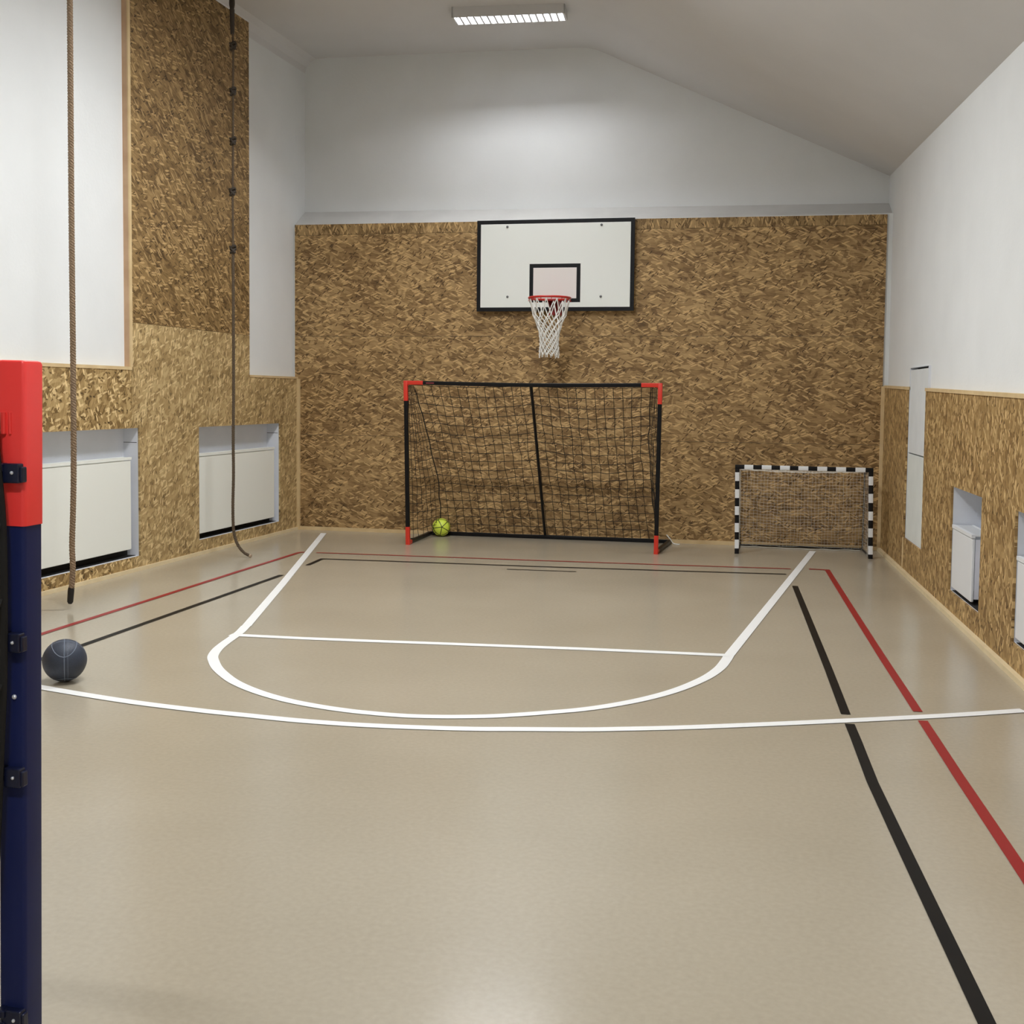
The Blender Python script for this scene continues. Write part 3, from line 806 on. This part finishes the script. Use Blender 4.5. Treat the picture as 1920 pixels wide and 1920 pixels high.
def big_goal(name, label, TLp, BLp, TRp, BRp, RL, RRp, tube_mat, red_mat, arm, clips, hw=0.0215, face=-1.0):
    """front frame corners (top left, foot left, top right, foot right), rear corners on the floor"""
    TLp, BLp, TRp, BRp, RL, RRp = [Vector(p) for p in (TLp, BLp, TRp, BRp, RL, RRp)]
    base = (BLp + BRp) / 2
    t = thing(name, (base.x, base.y, 0), label, 'goal')
    ref = Vector((0, 1, 0))
    bar = (TRp - TLp)
    for (T, B, d) in ((TLp, BLp, bar.normalized()), (TRp, BRp, -bar.normalized())):
        dn = (B - T).normalized()
        q = MB(); sweep_elbow(q, T, dn, d, arm, arm, 0.016, hw * 1.06, ref)
        q.build('corner_elbow', red_mat, t)
        q = MB(); q.tube([T + dn * arm, B - dn * arm], hw, prof=SQ, ref=ref)
        q.build('post', tube_mat, t)
    for (B, T, R_) in ((BLp, TLp, RL), (BRp, TRp, RRp)):
        q = MB()
        up = (T - B).normalized()
        q.tube([B + up * arm, B + Vector((0, 0, 0.0))], hw * 1.06, prof=SQ, ref=ref)
        dd = (R_ - B); dd.z = 0; dd = dd.normalized()
        q.tube([B + Vector((0, 0, 0.022)), B + Vector((0, 0, 0.022)) + dd * 0.1], hw * 0.98, prof=SQ, ref=Vector((0, 0, 1)))
        q.build('foot_elbow', red_mat, t)
        q = MB()
        q.tube([B + Vector((0, 0, 0.022)) + dd * 0.1, Vector((R_.x, R_.y, 0.022))], hw * 0.95, prof=SQ, ref=Vector((0, 0, 1)))
        q.build('side_base_bar', tube_mat, t)
    u = bar.normalized()
    q = MB()
    nseg = 12
    q.tube([TLp + u * arm + (bar.length - 2 * arm) * u * k / nseg + Vector((0, 0, -0.012 * math.sin(math.pi * k / nseg))) for k in range(nseg + 1)], hw, prof=SQ, ref=ref)
    q.build('crossbar', tube_mat, t)
    q = MB(); q.tube([(RL.x, RL.y, 0.022), (RRp.x, RRp.y, 0.022)], hw * 0.95, prof=SQ, ref=Vector((0, 0, 1)))
    q.build('rear_base_bar', tube_mat, t)
    mt_, mr_ = (TLp + TRp) / 2, (RL + RRp) / 2
    q = MB(); q.tube([mt_ + Vector((0.01, 0, -0.02)), Vector((mr_.x - 0.03, mr_.y, 0.03))], 0.0165, 10)
    q.build('support_pole', tube_mat, t)
    return t

t = big_goal('football_goal', 'large black football goal with red corners against the back wall',
             (1.677, -0.99, 1.800), (1.712, -0.99, 0.0), (4.478, -0.992, 1.795), (4.462, -0.992, 0.0), (1.705, -0.045, 0), (4.545, -0.045, 0),
             M['black_tube'], M['red_dull'], 0.20, [])
rng = random.Random(5)
wob = [[(rng.uniform(-1, 1), rng.uniform(-1, 1), rng.uniform(-1, 1)) for j in range(60)] for i in range(60)]
def wobble(u, v, amp):
    a, b = u * 24, v * 16
    i, j = int(a), int(b); fa, fb = a - i, b - j
    out = []
    for k in range(3):
        p = wob[i][j][k] * (1 - fa) * (1 - fb) + wob[i + 1][j][k] * fa * (1 - fb) + wob[i][j + 1][k] * (1 - fa) * fb + wob[i + 1][j + 1][k] * fa * fb
        out.append(p * amp)
    return Vector(out)
def back_net(u, v):
    xt = 1.76 + u * 2.62
    xb = 1.80 + u * 2.66
    edge = 0.06 * math.sin(math.pi * min(1, v * 1.0)) * (1 - 2 * u) ** 3
    x = xt + (xb - xt) * v + edge + 0.05 * v * (1 - 2 * u)
    hw_ = abs(((u * 2) % 1.0) - 0.5) * 2            # 1 at the posts and at the pole, 0 between
    sag = (1 - hw_ ** 1.6)
    z = 1.775 * (1 - v) + 0.045 * v - 0.075 * sag * math.sin(math.pi * min(1, v * 1.1 + 0.08)) * (1 - v * 0.6)
    z = max(z, 0.03)
    y = -0.985 + 0.92 * v + 0.03 * math.sin(math.pi * v)
    y = min(y, -0.045)
    return Vector((x, y, z)) + wobble(u, v, 0.014 * math.sin(math.pi * v) + 0.002)
q = MB()
net_threads(q, back_net, 26, 17, 3, 0.0034, 4)
for sg, (xp, xq) in ((0.0, (1.69, 1.712)), (1.0, (4.47, 4.462))):
    def side(u, v, sg=sg, xp=xp, xq=xq):
        e = back_net(sg, v)
        fz = 1.76 * (1 - v) + 0.06 * v
        f = Vector((xp + (xq - xp) * v, -0.985, fz))
        return f * (1 - u) + e * u + Vector((0, 0, -0.03 * math.sin(math.pi * u) * math.sin(math.pi * v))) + wobble(u, v, 0.01 * math.sin(math.pi * u))
    net_threads(q, side, 7, 17, 2, 0.0030, 4)
lab(q.build('net', M['net_black'], t), 'slack black net of large square mesh')
for sg in (0.0, 1.0):
    q = MB(); q.tube([back_net(sg, 0.03 + 0.95 * k / 30) for k in range(31)], 0.0062, 6)
    q.build('net_edge_rope', M['net_black'], t)
q = MB()
pts = [(4.51, -0.075, 0.10), (4.535, -0.10, 0.075), (4.56, -0.115, 0.05), (4.585, -0.13, 0.015), (4.62, -0.14, 0.006), (4.66, -0.15, 0.004)]
q.tube(catmull(pts, 4), [0.010] * 20 + [0.014], prof=[(1, 0.25), (-1, 0.25), (-1, -0.25), (1, -0.25)], ref=(0, 1, 0.3))
lab(q.build('strap', M['strap'], t), 'white strap end at the rear right corner')

q = MB(); q.box(1.915, 2.005, -1.0165, -1.0125, 1.793, 1.803)
lab(q.build('bar_marking', M['bar_mark'], t), 'small reddish marking on the crossbar')

# the near goal, of the same kind, whose right post stands at the left edge of the photo
NX, NY = 4.311, -11.606
t = big_goal('football_goal', 'near navy goal with red corner, its post cut by the left edge of the photo',
             (1.50, -11.606, 1.76), (1.52, -11.606, 0.0), (NX + 0.001, NY, 1.700), (NX - 0.022, NY, 0.0), (1.47, -12.58, 0), (NX + 0.02, -12.58, 0),
             M['navy_tube'], M['red_plastic'], 0.23, [], hw=0.0235)
def near_back(u, v):
    x = 1.56 + u * 2.68 + 0.04 * (2 * u - 1) * v
    hw_ = abs(((u * 2) % 1.0) - 0.5) * 2
    z = max(0.03, (1.735 - 0.06 * u) * (1 - v) + 0.045 * v - 0.07 * (1 - hw_ ** 1.6) * math.sin(math.pi * v))
    return Vector((x, -11.63 - 0.93 * v, z)) + wobble(u, v, 0.012 * math.sin(math.pi * v) + 0.001)
rope_pts = [(4.286, -11.640, 1.640), (4.287, -11.642, 1.61), (4.292, -11.643, 1.56), (4.298, -11.641, 1.45), (4.296, -11.642, 1.25), (4.289, -11.643, 1.117), (4.281, -11.644, 0.945), (4.270, -11.648, 0.84), (4.262, -11.655, 0.74), (4.256, -11.69, 0.5), (4.26, -11.9, 0.15), (4.28, -12.5, 0.04)]
rp = [p + Vector((0.008 * min(1, max(0, (p.z - 0.6) / 0.5)), -0.004, 0)) for p in catmull(rope_pts, 5)]
q = MB(); q.tube(rp, 0.0062, 8)
q.build('net_edge_rope', M['net_black'], t)
def near_side(u, v):
    k = v * (len(rp) - 1); i = min(int(k), len(rp) - 2); f = rp[i].lerp(rp[i + 1], k - i)
    e = near_back(1.0, v)
    return f.lerp(e, u) + Vector((0.02 * math.sin(math.pi * u), 0, -0.05 * math.sin(math.pi * u)))
q = MB()
net_threads(q, near_back, 26, 16, 2, 0.0026, 4)
net_threads(q, near_side, 7, 16, 2, 0.0024, 5)
lab(q.build('net', M['net_black'], t), 'black net of the near goal')
for z in (1.552, 1.290, 1.078, 0.690, 0.45, 0.22):
    px = NX + 0.011 - 0.022 * (1 - z / 1.7)
    q = MB()
    q.box(px - 0.020, px + 0.012, NY - 0.036, NY - 0.020, z - 0.015, z + 0.015)
    q.box(px - 0.030, px - 0.014, NY - 0.040, NY - 0.012, z + 0.003, z + 0.0155)
    q.box(px - 0.030, px - 0.014, NY - 0.040, NY - 0.012, z - 0.0155, z - 0.004)
    q.box(px + 0.004, px + 0.016, NY - 0.033, NY - 0.020, z - 0.014, z + 0.010)
    c_ = q.build('net_clip', M['navy_clip'], t, bevel=0.002)
    q = MB(); q.ball((px + 0.001, NY - 0.037, z + 0.001), 0.0028, 10, 8)
    q.build('screw', M['button'], c_)
q = MB(); q.ball((NX + 0.000, NY - 0.0235, 1.203), 0.004, 12, 8)
lab(q.build('spring_button', M['button'], t), 'shiny metal spring button')
q = MB(); q.tube([(NX - 0.011, NY - 0.0245, 1.645), (NX - 0.011, NY - 0.0245, 1.612)], 0.005, 10)
q.build('elbow_rib', M['red_plastic'], t)
q = MB(); q.tube([(NX, NY - 0.0245, 1.645), (NX, NY - 0.0245, 1.612)], 0.003, 8)
q.build('elbow_rib', M['red_plastic'], t)

# small striped goal
t = thing('handball_goal', (5.99, -0.7, 0), 'small black and white striped goal near the right back corner', 'goal')
GX0, GX1, GY, GZ = 5.304, 6.682, -0.70, 0.935
def striped(name, a, b, bounds, hw=0.0225):
    """bounds: increasing fractions where black and white swap, black first"""
    a, b = Vector(a), Vector(b)
    fr = [0.0] + bounds + [1.0]
    path = [a.lerp(b, f) for f in fr]
    q_ = MB(); q_.tube(path, hw, prof=rsquare(0.2, 2), ref=(0, 1, 0), mids=[k % 2 for k in range(len(fr) - 1)])
    return q_.build(name, [M['stripe_black'], M['stripe_white']], t)
def fr(z0, z1, seq):
    return [(k - z0) / (z1 - z0) for k in seq]
striped('crossbar', (5.290 - 0.0225, GY, GZ), (6.664 + 0.0225, GY, GZ - 0.004), fr(125, 1770, [238, 345, 448, 565, 668, 785, 887, 1005, 1112, 1228, 1332, 1450, 1560, 1678]))
striped('left_post', (5.290, GY, GZ - 0.0225), (GX0, GY, 0.0), fr(115, 1140, [155, 260, 360, 465, 565, 670, 768, 878, 968, 1075]))
striped('right_post', (6.664, GY, GZ - 0.0225), (GX1, GY - 0.01, 0.0), fr(150, 1205, [205, 312, 415, 525, 630, 738, 835, 943, 1048, 1152]))
for x0, x1, zt in ((5.304, 5.33, 0.90), (6.664, 6.66, 0.875)):
    q = MB(); q.tube([(x1, -0.04, 0.015), (x0, -0.06, zt)], 0.0095, 8)
    q.build('rear_upright', M['stripe_black'], t)
    q = MB(); q.tube([(x0, -0.06, zt), (x0, GY + 0.02, GZ - 0.02)], 0.0095, 8)
    q.build('top_stay', M['stripe_black'], t)
    q = MB(); q.tube([(x1, -0.04, 0.012), (x0 + (0.018 if x0 > 6 else 0), GY, 0.012)], 0.0095, 8)
    q.build('side_base_bar', M['stripe_black'], t)
q = MB(); q.tube([(5.33, -0.04, 0.013), (6.66, -0.04, 0.013)], 0.0095, 8)
q.build('rear_base_bar', M['stripe_black'], t)
def small_net(u, v):
    x = 5.325 + u * 1.33
    # over the top stays, then down the rear
    k = v * 1.5
    if k < 0.5:
        y = GY + 0.025 + (0.60) * (k / 0.5); z = GZ - 0.02 - 0.045 * (k / 0.5) - 0.03 * math.sin(math.pi * k / 0.5) * math.sin(math.pi * u)
    else:
        kk = k - 0.5
        y = GY + 0.625 - 0.05 * math.sin(math.pi * kk); z = 0.87 * (1 - kk) + 0.02 * kk - 0.03 * math.sin(math.pi * u) * math.sin(math.pi * kk)
    return Vector((x, min(y, -0.035), max(z, 0.01))) + wobble(u, v, 0.008)
q = MB()
net_threads(q, small_net, 36, 38, 1, 0.0012, 3)
for sx in (5.325, 6.655):
    def siden(u, v, sx=sx):
        return Vector((sx + (0.012 if sx > 6 else -0.01) * math.sin(math.pi * u), GY + 0.02 + 0.62 * u, (GZ - 0.03 - 0.04 * u) * (1 - v) + 0.012)) + wobble(u, v, 0.006 * math.sin(math.pi * u))
    net_threads(q, siden, 12, 20, 1, 0.0013, 3)
# slack hem lying on the floor
hem = [(5.33 + 1.3 * k / 20, -0.10 - 0.07 * math.sin(math.pi * k / 20) - 0.02 * math.sin(k * 1.7), 0.006) for k in range(21)]
q.tube(catmull(hem, 3), 0.004, 4)
lab(q.build('net', M['net_white'], t), 'fine pale net')

# ------------------------------------------------------------------ balls
def on_sphere(c, r, fn, n, rad, q, closed=False, mi=0):
    pts = [Vector(c) + Vector(fn(k / n)).normalized() * r for k in range(n + (0 if closed else 1))]
    q.tube(pts, rad, 6, closed=closed, mi=mi)

c = Vector((1.868, -0.165, 0.108))
t = thing('football', (c.x, c.y, 0), 'bright yellow football with dark seams inside the large goal', 'ball')
q = MB(); q.ball(c, 0.106)
q.build('shell', M['ball_yellow'], t)
bm = bmesh.new(); bmesh.ops.create_icosphere(bm, subdivisions=1, radius=1.0)
rot = Matrix.Rotation(math.radians(24), 3, 'X') @ Matrix.Rotation(math.radians(12), 3, 'Z') @ Matrix.Rotation(math.radians(-14), 3, 'Y')
q = MB()
for e in bm.edges:
    a, b = rot @ e.verts[0].co, rot @ e.verts[1].co
    on_sphere(c, 0.1045, lambda k, a=a, b=b: a.lerp(b, k), 8, 0.0048, q)
bm.free()
q.build('seams', M['ball_seam'], t)

c = Vector((1.572, -7.31, 0.122))
t = thing('basketball', (c.x, c.y, 0), 'slate grey basketball on the floor beside the near goal post', 'ball')
q = MB(); q.ball(c, 0.1215, 48, 30)
q.build('shell', M['ball_navy'], t)
q = MB()
tw = Matrix.Rotation(math.radians(-58), 3, 'Z') @ Matrix.Rotation(math.radians(14), 3, 'Y')
R_ = 0.1205
on_sphere(c, R_, lambda k: tw @ Vector((math.cos(2 * math.pi * k), 0, math.sin(2 * math.pi * k))), 48, 0.0026, q, True)
on_sphere(c, R_, lambda k: tw @ Vector((0.0, math.cos(2 * math.pi * k), math.sin(2 * math.pi * k))), 48, 0.0026, q, True)
for sg in (-1, 1):
    on_sphere(c, R_, lambda k, sg=sg: tw @ Vector((math.cos(2 * math.pi * k), 0.75 * math.sin(2 * math.pi * k), sg * (0.90 - 0.22 * math.cos(4 * math.pi * k)))), 60, 0.0026, q, True)
on_sphere(c, R_, lambda k: tw @ Vector((math.cos(2 * math.pi * k), 0.16, math.sin(2 * math.pi * k))), 48, 0.0014, q, True)
q.build('channels', M['ball_line'], t)

# ------------------------------------------------------------------ ropes
def laid_rope(q, path, r, pitch, strands=3, n=6, step=0.006):
    path = [Vector(p) for p in path]
    cum = [0]
    for a, b in zip(path, path[1:]):
        cum.append(cum[-1] + (b - a).length)
    tot = cum[-1]
    N = int(tot / step)
    pts, i = [], 0
    for k in range(N + 1):
        d = tot * k / N
        while i < len(cum) - 2 and cum[i + 1] < d:
            i += 1
        f = (d - cum[i]) / max(1e-9, cum[i + 1] - cum[i])
        pts.append(path[i].lerp(path[i + 1], f))
    for s in range(strands):
        out = []
        for k, p in enumerate(pts):
            a = pts[max(0, k - 1)]; b = pts[min(N, k + 1)]
            tt = (b - a).normalized()
            h = Vector((1, 0, 0)) if abs(tt.x) < 0.8 else Vector((0, 1, 0))
            n1 = (h - tt * h.dot(tt)).normalized(); n2 = tt.cross(n1)
            ph = -2 * math.pi * (tot * k / N / pitch + s / strands)
            out.append(p + (n1 * math.cos(ph) + n2 * math.sin(ph)) * r * 0.54)
        q.tube(out, r * 0.49, n)

t = thing('climbing_rope', (0.40, -5.35, 5.77), 'thick tan climbing rope with a black taped end hanging clear of the floor', 'rope')
path = catmull([(0.405, -5.35, 5.70), (0.399, -5.35, 4.573), (0.392, -5.35, 3.005), (0.391, -5.35, 1.806), (0.386, -5.35, 1.1), (0.377, -5.35, 0.78), (0.365, -5.35, 0.50), (0.369, -5.35, 0.33), (0.360, -5.35, 0.20), (0.352, -5.35, 0.15)], 8)
q = MB(); laid_rope(q, path, 0.0225, 0.062, step=0.007)
q.build('rope', M['rope_tan'], t)
q = MB(); q.tube([(0.355, -5.35, 0.17), (0.351, -5.35, 0.145), (0.343, -5.35, 0.06), (0.341, -5.35, 0.045)], [0.0225, 0.0245, 0.0225, 0.014], 14)
lab(q.build('end_wrap', M['tape_black'], t), 'black tape around the rope end')
q = MB()
q.tube([(0.405 + 0.03 * math.cos(a), -5.35, 5.715 + 0.03 * math.sin(a)) for a in [2 * math.pi * k / 20 for k in range(20)]], 0.006, 8, closed=True)
q.tube([(0.405, -5.35, 5.745), (0.405, -5.35, 5.78)], [0.01, 0.035], 12)
q.build('ceiling_hook', M['bolt'], t)

t = thing('climbing_rope', (0.30, -2.42, 5.77), 'thin dark knotted rope whose end curls on the floor by the far radiator', 'rope')
path = catmull([(0.303, -2.42, 5.46), (0.313, -2.42, 5.083), (0.311, -2.42, 4.657), (0.309, -2.42, 4.171), (0.303, -2.42, 3.672), (0.305, -2.42, 3.102), (0.306, -2.42, 1.865), (0.300, -2.42, 1.2), (0.302, -2.42, 0.85), (0.294, -2.42, 0.55), (0.297, -2.42, 0.325), (0.312, -2.42, 0.217), (0.350, -2.42, 0.120), (0.412, -2.42, 0.052), (0.478, -2.42, 0.020)], 8)
q = MB(); laid_rope(q, path[8 * 5:], 0.0165, 0.06, step=0.009, n=5)
laid_rope(q, path[:8 * 5 + 1], 0.0125, 0.06, step=0.009, n=5)
q.build('rope', M['rope_dark'], t)
q = MB(); q.tube([(0.474, -2.42, 0.021), (0.492, -2.42, 0.018)], [0.018, 0.017], 10)
lab(q.build('rope_tip', M['rope_tip'], t), 'pale frayed tip of the rope')
for (x, z) in ((0.313, 5.10), (0.311, 4.657), (0.309, 4.171), (0.303, 3.672), (0.305, 3.102)):
    q = MB()
    for dz, tl in ((0.018, 0.35), (-0.014, -0.4)):
        q.tube([(x + 0.022 * math.cos(a), -2.42 + 0.022 * math.sin(a), z + dz + 0.018 * math.cos(a + tl)) for a in [2 * math.pi * k / 16 for k in range(16)]], 0.0135, 8, closed=True)
    q.tube([(x - 0.028, -2.43, z + 0.03), (x, -2.452, z), (x + 0.03, -2.43, z - 0.035)], 0.011, 8)
    q.build('knot', M['sling'], t)
q = MB()
q.tube(catmull([(0.303, -2.42, 5.44), (0.288, -2.42, 5.52), (0.303, -2.42, 5.60), (0.318, -2.42, 5.52), (0.303, -2.42, 5.44)], 6), 0.016, 8)
q.tube([(0.303, -2.42, 5.46), (0.306, -2.42, 5.22)], [0.026, 0.020], 10)
q.build('sling', M['sling'], t)
q = MB()
q.tube([(0.303 + 0.045 * math.cos(a), -2.42, 5.60 + 0.05 * math.sin(a)) for a in [2 * math.pi * k / 20 for k in range(20)]], 0.009, 8, closed=True)
q.tube([(0.303, -2.42, 5.645), (0.303, -2.42, 5.72), (0.303, -2.42, 5.78)], [0.012, 0.014, 0.045], 12)
q.build('ceiling_hook', M['bolt'], t)
